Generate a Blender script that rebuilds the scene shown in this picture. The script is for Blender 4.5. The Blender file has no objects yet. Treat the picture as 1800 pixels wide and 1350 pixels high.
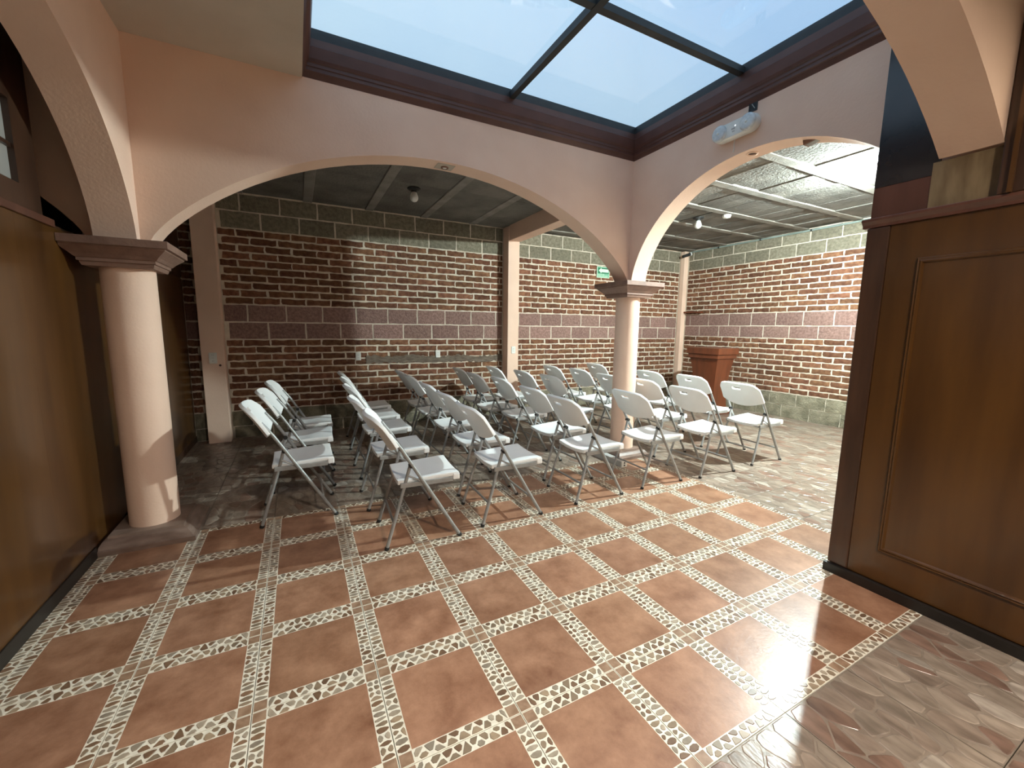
import bpy, bmesh, math, random
from mathutils import Vector, Matrix
random.seed(7)
C = bpy.context.scene.collection
PI = math.pi
P = 0.45                      # floor tile pitch

# ------------------------------------------------------------------ camera
def make_camera():
    yaw, pit, rol = .4783, -.1347, .0112
    cy, sy, cp, sp = math.cos(yaw), math.sin(yaw), math.cos(pit), math.sin(pit)
    F = Vector((sy*cp, cy*cp, sp)); R0 = Vector((cy, -sy, 0)); U0 = R0.cross(F)
    R = R0*math.cos(rol) + U0*math.sin(rol); U = -R0*math.sin(rol) + U0*math.cos(rol)
    cam = bpy.data.cameras.new('camera'); cam.sensor_width = 36; cam.lens = 725.445/1800*36
    cam.clip_start = .05; cam.clip_end = 200
    o = bpy.data.objects.new('camera', cam); C.objects.link(o)
    m = Matrix((R, U, -F)).transposed().to_4x4(); m.translation = Vector((-1.5026*P, -2.6666*P, 3.1997*P))
    o.matrix_world = m
    bpy.context.scene.camera = o
make_camera()

# ------------------------------------------------------------------ world (dusk sky) and exposure
LAMP_STRENGTH = 11800.0
FILL_W = 1800.0
def make_world():
    w = bpy.data.worlds.new('sky'); bpy.context.scene.world = w; w.use_nodes = True
    nt = w.node_tree; nt.nodes.clear()
    out = nt.nodes.new('ShaderNodeOutputWorld'); bg = nt.nodes.new('ShaderNodeBackground')
    tc = nt.nodes.new('ShaderNodeTexCoord'); nz = nt.nodes.new('ShaderNodeTexNoise')
    nz.inputs['Scale'].default_value = 1.6; nz.inputs['Detail'].default_value = 4
    cr = nt.nodes.new('ShaderNodeValToRGB')
    cr.color_ramp.elements[0].position = .35; cr.color_ramp.elements[0].color = (.46, .68, .93, 1)
    cr.color_ramp.elements[1].position = .7; cr.color_ramp.elements[1].color = (.62, .83, .97, 1)
    nt.links.new(tc.outputs['Generated'], nz.inputs['Vector']); nt.links.new(nz.outputs['Fac'], cr.inputs['Fac'])
    nt.links.new(cr.outputs['Color'], bg.inputs['Color']); bg.inputs['Strength'].default_value = 1.25
    nt.links.new(bg.outputs[0], out.inputs[0])
make_world()
sc = bpy.context.scene
sc.view_settings.view_transform = 'Standard'; sc.view_settings.look = 'None'
sc.view_settings.gamma = 1; sc.view_settings.exposure = 0.0
sc.view_settings.use_curve_mapping = False
sc.cycles.use_denoising = True
sc.cycles.max_bounces = 8; sc.cycles.diffuse_bounces = 5

# ------------------------------------------------------------------ materials
def mat(name, col, rough=.6, metal=0., col2=None, scale=6., stretch=(1, 1, 1), detail=5., bump=0., bscale=40., bdist=.01,
        rnd=0., coat=0., spec=.5, nrough=.5, lo=.35, hi=.65, vcol=False, spots=None, coords='Object'):
    m = bpy.data.materials.new(name); m.use_nodes = True
    nt = m.node_tree; N = nt.nodes; L = nt.links
    b = N['Principled BSDF']; b.inputs['Roughness'].default_value = rough; b.inputs['Metallic'].default_value = metal
    b.inputs['Specular IOR Level'].default_value = spec
    if coat: b.inputs['Coat Weight'].default_value = coat; b.inputs['Coat Roughness'].default_value = .12
    tc = N.new('ShaderNodeTexCoord'); mp = N.new('ShaderNodeMapping'); mp.inputs['Scale'].default_value = stretch
    L.new(tc.outputs[coords], mp.inputs['Vector'])
    vec = mp.outputs['Vector']
    rv = None
    if rnd:
        oi = N.new('ShaderNodeObjectInfo'); ge = N.new('ShaderNodeNewGeometry')
        ad = N.new('ShaderNodeMath'); ad.operation = 'ADD'; fr = N.new('ShaderNodeMath'); fr.operation = 'FRACT'
        L.new(oi.outputs['Random'], ad.inputs[0]); L.new(ge.outputs['Random Per Island'], ad.inputs[1]); L.new(ad.outputs[0], fr.inputs[0])
        rv = fr.outputs[0]
        va = N.new('ShaderNodeVectorMath'); va.operation = 'ADD'
        cb = N.new('ShaderNodeCombineXYZ'); mu = N.new('ShaderNodeMath'); mu.operation = 'MULTIPLY'; mu.inputs[1].default_value = 37.
        L.new(rv, mu.inputs[0]); L.new(mu.outputs[0], cb.inputs[0]); L.new(mu.outputs[0], cb.inputs[2])
        L.new(vec, va.inputs[0]); L.new(cb.outputs[0], va.inputs[1]); vec = va.outputs[0]
    color = None
    if col2:
        nz = N.new('ShaderNodeTexNoise'); nz.inputs['Scale'].default_value = scale; nz.inputs['Detail'].default_value = detail; nz.inputs['Roughness'].default_value = nrough
        L.new(vec, nz.inputs['Vector'])
        cr = N.new('ShaderNodeValToRGB'); e = cr.color_ramp.elements
        e[0].position = lo; e[0].color = (*col, 1); e[1].position = hi; e[1].color = (*col2, 1)
        L.new(nz.outputs['Fac'], cr.inputs['Fac']); color = cr.outputs['Color']
    if vcol:
        at = N.new('ShaderNodeVertexColor'); at.layer_name = 'Col'
        if color is None: color = at.outputs['Color']
        else:
            mx = N.new('ShaderNodeMix'); mx.data_type = 'RGBA'; mx.blend_type = 'MULTIPLY'; mx.inputs[0].default_value = 1
            L.new(color, mx.inputs[6]); L.new(at.outputs['Color'], mx.inputs[7]); color = mx.outputs[2]
    if spots:                                     # weathering patches: (color, noise scale, threshold)
        n2 = N.new('ShaderNodeTexNoise'); n2.inputs['Scale'].default_value = spots[1]; n2.inputs['Detail'].default_value = 6
        L.new(vec, n2.inputs['Vector'])
        c2 = N.new('ShaderNodeValToRGB'); c2.color_ramp.elements[0].position = spots[2]; c2.color_ramp.elements[1].position = spots[2]+.12
        L.new(n2.outputs['Fac'], c2.inputs['Fac'])
        mx = N.new('ShaderNodeMix'); mx.data_type = 'RGBA'
        L.new(c2.outputs['Color'], mx.inputs[0])
        if color is None: mx.inputs[6].default_value = (*col, 1)
        else: L.new(color, mx.inputs[6])
        mx.inputs[7].default_value = (*spots[0], 1); color = mx.outputs[2]
    if rnd:
        hs = N.new('ShaderNodeHueSaturation')
        mr = N.new('ShaderNodeMapRange'); mr.inputs['To Min'].default_value = 1-rnd; mr.inputs['To Max'].default_value = 1+rnd*1.1
        L.new(rv, mr.inputs['Value']); L.new(mr.outputs[0], hs.inputs['Value'])
        m2 = N.new('ShaderNodeMath'); m2.operation = 'MULTIPLY'; m2.inputs[1].default_value = 7.3
        f2 = N.new('ShaderNodeMath'); f2.operation = 'FRACT'; L.new(rv, m2.inputs[0]); L.new(m2.outputs[0], f2.inputs[0])
        mh = N.new('ShaderNodeMapRange'); mh.inputs['To Min'].default_value = .5-rnd*.022; mh.inputs['To Max'].default_value = .5+rnd*.022
        L.new(f2.outputs[0], mh.inputs['Value']); L.new(mh.outputs[0], hs.inputs['Hue'])
        if color is None: hs.inputs['Color'].default_value = (*col, 1)
        else: L.new(color, hs.inputs['Color'])
        color = hs.outputs['Color']
    if color is None: b.inputs['Base Color'].default_value = (*col, 1)
    else: L.new(color, b.inputs['Base Color'])
    if bump:
        n3 = N.new('ShaderNodeTexNoise'); n3.inputs['Scale'].default_value = bscale; n3.inputs['Detail'].default_value = 5
        L.new(vec, n3.inputs['Vector'])
        bp = N.new('ShaderNodeBump'); bp.inputs['Strength'].default_value = bump; bp.inputs['Distance'].default_value = bdist
        L.new(n3.outputs['Fac'], bp.inputs['Height']); L.new(bp.outputs[0], b.inputs['Normal'])
    return m

def emit_mat(name, col, strength):
    m = bpy.data.materials.new(name); m.use_nodes = True
    b = m.node_tree.nodes['Principled BSDF']; b.inputs['Base Color'].default_value = (.8, .8, .8, 1)
    b.inputs['Emission Color'].default_value = (*col, 1); b.inputs['Emission Strength'].default_value = strength
    return m

def glass_mat(name, tint=(.96, .98, 1)):
    m = bpy.data.materials.new(name); m.use_nodes = True
    nt = m.node_tree; nt.nodes.clear()
    o = nt.nodes.new('ShaderNodeOutputMaterial'); t = nt.nodes.new('ShaderNodeBsdfTransparent'); t.inputs[0].default_value = (*tint, 1)
    g = nt.nodes.new('ShaderNodeBsdfGlossy'); g.inputs['Roughness'].default_value = .03
    mx = nt.nodes.new('ShaderNodeMixShader'); fr = nt.nodes.new('ShaderNodeLayerWeight'); fr.inputs[0].default_value = .12
    nt.links.new(fr.outputs['Facing'], mx.inputs[0]); nt.links.new(t.outputs[0], mx.inputs[1]); nt.links.new(g.outputs[0], mx.inputs[2])
    nt.links.new(mx.outputs[0], o.inputs[0]); return m

M = {}
M['paint'] = mat('peach_paint', (.78, .55, .425), .65, col2=(.83, .60, .47), scale=2.5, bump=.12, bscale=60, spec=.3)
M['cream_ceiling'] = mat('cream_ceiling', (.50, .44, .365), .8, col2=(.55, .485, .405), scale=3, bump=.1, bscale=80, spec=.2)
M['mortar'] = mat('mortar', (.60, .53, .43), .9, col2=(.74, .66, .55), scale=9, bump=.4, bscale=60, spec=.2)
M['brick'] = mat('brick', (.125, .052, .030), .85, col2=(.225, .110, .062), scale=16, rnd=.30, bump=.7, bscale=70, spec=.2, spots=((.50, .42, .33), 9, .66))
M['purple_block'] = mat('purple_block', (.21, .125, .105), .9, col2=(.33, .205, .175), scale=30, rnd=.14, bump=.9, bscale=55, bdist=.015, spec=.2)
M['grey_block'] = mat('grey_block', (.165, .145, .105), .9, col2=(.26, .235, .175), scale=22, rnd=.14, bump=.8, bscale=55, bdist=.015, spec=.2)
M['base_block'] = mat('base_block', (.16, .143, .10), .9, col2=(.30, .27, .195), scale=7, rnd=.16, bump=.9, bscale=45, bdist=.02, spec=.2, spots=((.045, .042, .028), 3, .63))
M['concrete'] = mat('ceiling_concrete', (.125, .118, .104), .9, col2=(.195, .183, .162), scale=3, bump=.9, bscale=35, bdist=.012, spec=.2, rnd=.1)
M['joist'] = mat('joist_concrete', (.21, .198, .175), .9, col2=(.29, .272, .243), scale=5, bump=.5, bscale=50, spec=.2)
M['wood'] = mat('varnished_wood', (.050, .019, .0042), .30, col2=(.100, .042, .009), scale=1.6, stretch=(5, 5, .6), detail=8, coat=.35, spec=.5, lo=.3, hi=.72)
M['wood_dark'] = mat('dark_wood', (.040, .018, .010), .35, col2=(.075, .034, .018), scale=2, stretch=(6, 6, .8), detail=6, coat=.25)
M['wood_red'] = mat('reddish_wood', (.085, .032, .020), .35, col2=(.13, .052, .033), scale=2, stretch=(5, 5, .8), coat=.25)
M['wood_pale'] = mat('worn_wood', (.11, .068, .028), .6, col2=(.22, .155, .08), scale=5, stretch=(3, 3, .7), detail=7)
M['black_base'] = mat('black_skirting', (.010, .008, .007), .4, col2=(.016, .013, .011), scale=8)
M['moulding'] = mat('brown_moulding', (.085, .036, .028), .45, col2=(.11, .048, .038), scale=5)
M['stone_paint'] = mat('brown_stone_paint', (.20, .115, .085), .6, col2=(.26, .155, .115), scale=12, bump=.2, bscale=50)
M['plinth'] = mat('plinth_tile', (.16, .105, .08), .4, col2=(.25, .175, .14), scale=8, stretch=(1, 1, 4))
M['steel_dark'] = mat('dark_steel', (.018, .022, .024), .5, col2=(.028, .032, .034), scale=9)
M['glass'] = glass_mat('skylight_glass')
M['milk'] = mat('milky_glass', (.30, .29, .27), .35, col2=(.35, .34, .32), scale=3)
M['terracotta'] = mat('terracotta', (.195, .085, .045), .33, col2=(.43, .235, .145), scale=7, rnd=.07, bump=.16, bscale=60, bdist=.004, detail=12, lo=.30, hi=.72, nrough=.68)
M['grout'] = mat('cream_grout', (.70, .64, .53), .38, col2=(.82, .77, .66), scale=40)
M['tile_edge'] = mat('grey_joint', (.20, .18, .15), .6, col2=(.26, .24, .20), scale=20)
M['pebble'] = mat('pebble', (.75, .72, .68), .33, col2=(1.0, .97, .93), scale=30, vcol=True)
M['inset'] = mat('corner_inset', (.24, .14, .085), .35, col2=(.36, .23, .15), scale=30)
M['stone'] = mat('printed_stone', (.46, .42, .385), .30, col2=(.86, .82, .78), scale=9, stretch=(2.2, .8, 1), vcol=True, bump=.25, bscale=30, bdist=.004, detail=8)
M['stone_joint'] = mat('stone_joint', (.20, .155, .12), .38, col2=(.28, .225, .18), scale=14, bump=.2, bscale=40)
M['plastic'] = mat('white_plastic', (.86, .875, .87), .42, col2=(.90, .91, .905), scale=6, bump=.08, bscale=220, bdist=.002)
M['frame'] = mat('grey_frame', (.30, .305, .30), .40, metal=.3, col2=(.36, .365, .36), scale=15)
M['black'] = mat('black_rubber', (.012, .012, .012), .6, col2=(.02, .02, .02), scale=20)
M['podium'] = mat('podium_wood', (.10, .026, .010), .35, col2=(.155, .042, .016), scale=2, stretch=(5, 5, .8), coat=.3, detail=7)
M['white'] = mat('white_fitting', (.72, .72, .68), .4, col2=(.78, .78, .74), scale=10)
M['grey_fit'] = mat('grey_fitting', (.40, .40, .38), .45, col2=(.46, .46, .44), scale=10)
M['lens'] = mat('lens_plastic', (.55, .60, .62), .15, col2=(.70, .74, .76), scale=60, bump=.4, bscale=160, bdist=.003)
M['green'] = mat('sign_green', (.015, .16, .075), .5, col2=(.02, .19, .09), scale=8)
M['green_pale'] = mat('sign_pale_green', (.16, .42, .27), .5, col2=(.19, .46, .30), scale=8)
M['sign_white'] = mat('sign_white', (.62, .76, .62), .5, col2=(.66, .80, .66), scale=8)
M['pipe'] = mat('grey_pipe', (.17, .22, .20), .5, col2=(.27, .33, .31), scale=4)
M['bulb_on'] = emit_mat('lit_bulb', (.84, 1.0, .98), LAMP_STRENGTH)
M['warm_bulb'] = emit_mat('warm_bulb', (1, .90, .76), FILL_W)
M['led'] = emit_mat('indicator', (.9, .95, 1), 1.2)
M['slot_grey'] = mat('slot_grey', (.25, .25, .24), .6, col2=(.3, .3, .29), scale=9)

# ------------------------------------------------------------------ mesh helpers
class MB:
    def __init__(s): s.v = []; s.f = []; s.mi = []; s.col = []
    def add(s, vs, fs, mi=0, col=None):
        n = len(s.v); s.v += [tuple(v) for v in vs]
        for f in fs: s.f.append(tuple(n+i for i in f)); s.mi.append(mi); s.col.append(col)
    def box(s, a, b, mi=0):
        (x0, y0, z0), (x1, y1, z1) = a, b
        s.add([(x0,y0,z0),(x1,y0,z0),(x1,y1,z0),(x0,y1,z0),(x0,y0,z1),(x1,y0,z1),(x1,y1,z1),(x0,y1,z1)],
              [(3,2,1,0),(4,5,6,7),(0,1,5,4),(1,2,6,5),(2,3,7,6),(3,0,4,7)], mi)
    def tube(s, pts, r, n=10, mi=0, cap=True):
        pts = [Vector(p) for p in pts]; rings = []
        up = Vector((0, 0, 1)) if abs((pts[-1]-pts[0]).normalized().z) < .9 else Vector((0, 1, 0))
        base = len(s.v)
        for i, p in enumerate(pts):
            d = (pts[min(i+1, len(pts)-1)] - pts[max(i-1, 0)]).normalized()
            a = d.cross(up).normalized(); b = a.cross(d)
            rr = r[i] if isinstance(r, (list, tuple)) else r
            for k in range(n): s.v.append(tuple(p + a*rr*math.cos(2*PI*k/n) + b*rr*math.sin(2*PI*k/n)))
        for i in range(len(pts)-1):
            for k in range(n):
                k2 = (k+1) % n
                s.f.append((base+i*n+k, base+(i+1)*n+k, base+(i+1)*n+k2, base+i*n+k2)); s.mi.append(mi); s.col.append(None)
        if cap:
            s.f.append(tuple(base+k for k in range(n))); s.mi.append(mi); s.col.append(None)
            s.f.append(tuple(base+(len(pts)-1)*n+k for k in reversed(range(n)))); s.mi.append(mi); s.col.append(None)
    def lathe(s, prof, c=(0, 0, 0), n=32, mi=0):      # prof: list of (r, z)
        base = len(s.v)
        for r, z in prof:
            for k in range(n): s.v.append((c[0]+r*math.cos(2*PI*k/n), c[1]+r*math.sin(2*PI*k/n), c[2]+z))
        for i in range(len(prof)-1):
            for k in range(n):
                k2 = (k+1) % n
                s.f.append((base+i*n+k, base+i*n+k2, base+(i+1)*n+k2, base+(i+1)*n+k)); s.mi.append(mi); s.col.append(None)
        s.f.append(tuple(base+k for k in reversed(range(n)))); s.mi.append(mi); s.col.append(None)
        s.f.append(tuple(base+(len(prof)-1)*n+k for k in range(n))); s.mi.append(mi); s.col.append(None)
    def rings(s, rs, mi=0, cap=True):                 # rs: closed loops of equal length
        base = len(s.v); n = len(rs[0])
        for r in rs: s.v += [tuple(p) for p in r]
        for i in range(len(rs)-1):
            for k in range(n):
                k2 = (k+1) % n
                s.f.append((base+i*n+k, base+i*n+k2, base+(i+1)*n+k2, base+(i+1)*n+k)); s.mi.append(mi); s.col.append(None)
        if cap:
            s.f.append(tuple(base+k for k in reversed(range(n)))); s.mi.append(mi); s.col.append(None)
            s.f.append(tuple(base+(len(rs)-1)*n+k for k in range(n))); s.mi.append(mi); s.col.append(None)
    def mesh(s, name, mats, smooth=False, bevel=0., bevseg=2, fix=True, xf=None):
        me = bpy.data.meshes.new(name); me.from_pydata(s.v, [], s.f)
        for m in (mats if isinstance(mats, (list, tuple)) else [mats]): me.materials.append(m)
        for p, i in zip(me.polygons, s.mi): p.material_index = i
        if any(c is not None for c in s.col):
            at = me.color_attributes.new('Col', 'FLOAT_COLOR', 'CORNER')
            for p, c in zip(me.polygons, s.col):
                c = c or (1, 1, 1)
                for li in p.loop_indices: at.data[li].color = (*c, 1)
        if fix or bevel:
            bm = bmesh.new(); bm.from_mesh(me)
            if fix: bmesh.ops.recalc_face_normals(bm, faces=bm.faces)
            if bevel:
                es = [e for e in bm.edges if len(e.link_faces) == 2 and e.calc_face_angle(0) > .5]
                bmesh.ops.bevel(bm, geom=es, offset=bevel, segments=bevseg, affect='EDGES', profile=.6, clamp_overlap=True)
            bm.to_mesh(me); bm.free()
        if smooth:
            me.polygons.foreach_set('use_smooth', [True]*len(me.polygons))
            try: me.set_sharp_from_angle(angle=.7)
            except Exception: pass
        me.update(); return me

def link(name, me, parent=None, loc=(0, 0, 0), rotz=0, scale=None):
    o = bpy.data.objects.new(name, me); C.objects.link(o)
    o.location = loc
    if rotz: o.rotation_euler = (0, 0, rotz)
    if scale: o.scale = scale
    if parent: o.parent = parent
    return o
def build(mb, name, mats, parent=None, loc=(0, 0, 0), rotz=0, **k):
    return link(name, mb.mesh(name, mats, **k), parent, loc, rotz)
def tag(o, label, cat, group=None):
    o['label'] = label; o['category'] = cat
    if group: o['group'] = group
    return o
def thing(name, label, cat, loc=(0, 0, 0), rotz=0, group=None):
    o = bpy.data.objects.new(name, None); C.objects.link(o); o.empty_display_size = .1
    o.location = loc; o.rotation_euler = (0, 0, rotz)
    return tag(o, label, cat, group)
def struct(o): o['kind'] = 'structure'; return o
def stuff(o): o['kind'] = 'stuff'; return o
def box(name, a, b, m, parent=None, bevel=0., **k):
    mb = MB(); mb.box(a, b); return build(mb, name, m, parent, bevel=bevel, **k)
def copy_tree(o, parent=None):
    c = o.copy(); C.objects.link(c); c.parent = parent
    for ch in o.children: copy_tree(ch, c)
    return c

# ------------------------------------------------------------------ voronoi stones for tiles
def clip(poly, nx, ny, d):            # keep n.p <= d
    out = []
    for i in range(len(poly)):
        a, b = poly[i], poly[(i+1) % len(poly)]
        da, db = nx*a[0]+ny*a[1]-d, nx*b[0]+ny*b[1]-d
        if da <= 0: out.append(a)
        if (da < 0) != (db < 0) and da != db:
            t = da/(da-db); out.append((a[0]+(b[0]-a[0])*t, a[1]+(b[1]-a[1])*t))
    return out
def area(p): return .5*abs(sum(p[i][0]*p[(i+1) % len(p)][1]-p[(i+1) % len(p)][0]*p[i][1] for i in range(len(p))))
def chaikin(p, t=.25):
    o = []
    for i in range(len(p)):
        a, b = p[i], p[(i+1) % len(p)]
        o += [(a[0]+(b[0]-a[0])*t, a[1]+(b[1]-a[1])*t), (a[0]+(b[0]-a[0])*(1-t), a[1]+(b[1]-a[1])*(1-t))]
    return o
def cells(x0, y0, x1, y1, sites, gap, aniso=1., minarea=2e-5):
    res = []
    for i, s in enumerate(sites):
        poly = [(x0+gap, y0+gap), (x1-gap, y0+gap), (x1-gap, y1-gap), (x0+gap, y1-gap)]
        for j, q in enumerate(sites):
            if i == j: continue
            dx, dy = (q[0]-s[0]), (q[1]-s[1])*aniso*aniso      # anisotropic metric
            l = math.hypot(dx, dy)
            if l < 1e-9: continue
            nx, ny = dx/l, dy/l
            mx, my = (s[0]+q[0])/2, (s[1]+q[1])/2
            poly = clip(poly, nx, ny, nx*mx+ny*my-gap)
            if len(poly) < 3: break
        if len(poly) >= 3 and area(poly) > minarea: res.append(poly)
    return res
def stone_prism(mb, poly, z0, z1, inset, col):
    n = len(poly); cx = sum(p[0] for p in poly)/n; cy = sum(p[1] for p in poly)/n
    top = []
    for x, y in poly:
        d = math.hypot(x-cx, y-cy) or 1; k = max(.3, 1-inset/d); top.append((cx+(x-cx)*k, cy+(y-cy)*k, z1))
    vs = [(x, y, z0) for x, y in poly] + top
    fs = [tuple(range(n, 2*n))] + [(i, (i+1) % n, n+(i+1) % n, n+i) for i in range(n)]
    mb.add(vs, fs, 0, col)

B = .050                               # pebble border width on each tile
G = .0015                              # half joint
def strip_sites(x0, y0, x1, y1, n, rnd, single):
    s = []; horiz = (x1-x0) > (y1-y0); L = (x1-x0) if horiz else (y1-y0); W = (y1-y0) if horiz else (x1-x0)
    for k in range(n):
        u = (k+.5+rnd.uniform(-.32, .32))/n*L
        if single and rnd.random() < .68: w = W*rnd.uniform(.42, .58); us = [(u, w)]
        elif single: us = [(u, W*rnd.uniform(.2, .3)), (u+rnd.uniform(-.004, .004), W*rnd.uniform(.7, .8))]
        else: us = [(u, W*(rnd.uniform(.15, .4) if k % 2 else rnd.uniform(.6, .85)))]
        for a, w in us: s.append((x0+a, y0+w) if horiz else (x0+w, y0+a))
    return s
def pebble_col(rnd):
    t = rnd.random(); k = rnd.uniform(.75, 1.2)
    c = (.30, .225, .155) if t < .4 else (.36, .305, .24) if t < .75 else (.215, .13, .08)
    return tuple(min(1, x*k) for x in c)
def mosaic_meshes(seed):
    rnd = random.Random(seed); a, b = G, P-G
    t = MB()
    t.box((a, a, -.012), (b, b, 0.), 0)
    q = .0025
    t.add([(B, B, .0006), (P-B, B, .0006), (P-B, P-B, .0006), (B, P-B, .0006)], [(0, 1, 2, 3)], 1)
    for cx in (a+q, P-B+q):
        for cy in (a+q, P-B+q):
            w = B-G-2*q
            t.add([(cx, cy, .0006), (cx+w, cy, .0006), (cx+w, cy+w, .0006), (cx, cy+w, .0006)], [(0, 1, 2, 3)], 2)
    me = t.mesh('terracotta_tile', [M['grout'], M['terracotta'], M['inset']], fix=False)
    p = MB()
    for (x0, y0, x1, y1, n, single) in ((B, a, P-B, B, 15, False), (B, P-B, P-B, b, 15, False), (a, B, B, P-B, 14, True), (P-B, B, b, P-B, 14, True)):
        st = strip_sites(x0, y0, x1, y1, n, rnd, single)
        for c in cells(x0, y0, x1, y1, st, .0031, 1.0 if single else .8):
            stone_prism(p, chaikin(c, .3), .0, .0018, .0016, pebble_col(rnd))
    return me, p.mesh('pebble_border', M['pebble'], fix=False)
def stone_col(rnd):
    t = rnd.random(); k = rnd.uniform(.8, 1.2)
    c = (.40, .335, .28) if t < .45 else (.33, .265, .22) if t < .75 else (.29, .19, .15) if t < .90 else (.48, .43, .38)
    return tuple(min(1, x*k) for x in c)
def stone_meshes(seed):
    rnd = random.Random(100+seed); a, b = G, P-G
    t = MB(); t.box((a, a, -.012), (b, b, 0.), 0)
    me = t.mesh('stone_tile', [M['stone_joint']], fix=False)
    s = []
    for i in range(5):
        for j in range(4):
            s.append(((i+.5+rnd.uniform(-.45, .45))/5*P, (j+.5+rnd.uniform(-.48, .48))/4*P))
    p = MB()
    for c in cells(a, a, b, b, s, .0034, .62, 1e-4):
        stone_prism(p, chaikin(c, .2), .0, .0016, .004, stone_col(rnd))
    return me, p.mesh('embossed_stones', M['stone'], fix=False)

# ------------------------------------------------------------------ FLOOR
XL, XR, YB = -1.85, 6.53, 5.0          # left partition, right wall, back wall
floor = struct(box('floor', (-3.3, -4.6, -.20), (6.8, 5.3, -.008), M['tile_edge']))
mos = [mosaic_meshes(s) for s in range(5)]
sto = [stone_meshes(s) for s in range(6)]
def put_tile(kind, x, y, sx=1., sy=1.):
    me, pm = random.choice(mos if kind == 'terracotta_tile' else sto)
    fl = random.random() < .5
    o = link(kind, me, floor, (x + (P*sx if fl else 0), y + (P*sy if fl else 0), 0), PI if fl else 0, (sx, sy, 1) if (sx, sy) != (1, 1) else None)
    c = link('pebble_border' if kind == 'terracotta_tile' else 'embossed_stones', pm, o); stuff(c)
for j in range(-9, 12):
    for i in range(-5, 15):
        x, y = i*P, j*P
        mosaic = -4 <= i <= 5 and -1 <= j <= 4
        x0, x1 = max(x, XL), min(x+P, XR); y0, y1 = y, min(y+P, YB)
        if x1-x0 < .03 or y1-y0 < .03: continue
        if not mosaic:
            if y < -1.4: continue
            if y < -.01 and x > 2.0: continue
            if i == -5 and -1 <= j <= 4: continue
            if y < -.4 and x < .2: continue
        put_tile('terracotta_tile' if mosaic else 'stone_tile', x0 if i == -5 else x, y, (x1-x0)/P, (y1-y0)/P)
# narrow cut border tiles beside the left partition
for j in range(-1, 5):
    rnd = random.Random(500+j); t = MB(); t.box((0, G, -.012), (.048, P-G, 0), 0)
    o = link('border_tile', t.mesh('border_tile', M['grout'], fix=False), floor, (-1.849, j*P, 0))
    p = MB()
    for c in cells(0, G, .048, P-G, strip_sites(0, G, .048, P-G, 18, rnd, True), .0031): stone_prism(p, chaikin(c), 0, .0018, .0016, pebble_col(rnd))
    stuff(link('pebble_border', p.mesh('pebble_border', M['pebble'], fix=False), o))

# ------------------------------------------------------------------ MASONRY WALLS
def brick_variant(seed, L=.28, H=.072, D=.03, rough=.0055, nx=6, nz=2):
    rnd = random.Random(seed); mb = MB(); vs = []
    for k in range(nz+1):
        for i in range(nx+1):
            u, v = -L/2+L*i/nx, -H/2+H*k/nz
            e = i in (0, nx) or k in (0, nz)
            ju, jv = (rnd.uniform(-1, 1)*rough*1.2, rnd.uniform(-1, 1)*rough) if e else (0, 0)
            w = (.0 if e else .004) + rnd.uniform(-1, 1)*rough*.5
            vs.append((u+ju, -w, v+jv))
    W = nx+1; fs = [(k*W+i, k*W+i+1, (k+1)*W+i+1, (k+1)*W+i) for k in range(nz) for i in range(nx)]
    rim = [i for i in range(W)] + [k*W+nx for k in range(1, nz+1)] + [nz*W+i for i in range(nx-1, -1, -1)] + [k*W for k in range(nz-1, 0, -1)]
    n0 = len(vs)
    for r in rim: x, y, z = vs[r]; vs.append((x, D, z))
    for a in range(len(rim)):
        b2 = (a+1) % len(rim); fs.append((rim[b2], rim[a], n0+a, n0+b2))
    mb.add(vs, fs); return mb
BR = [brick_variant(s) for s in range(10)]
BL = [brick_variant(50+s, L=.41, H=.20, rough=.0035, nx=6, nz=3) for s in range(6)]
BM = [b.mesh('brick', M['brick'], fix=False) for b in BR]
def blm(m): return [b.mesh('stone_block', m, fix=False) for b in BL]
BLM = {k: blm(M[k]) for k in ('purple_block', 'grey_block', 'base_block')}

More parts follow.
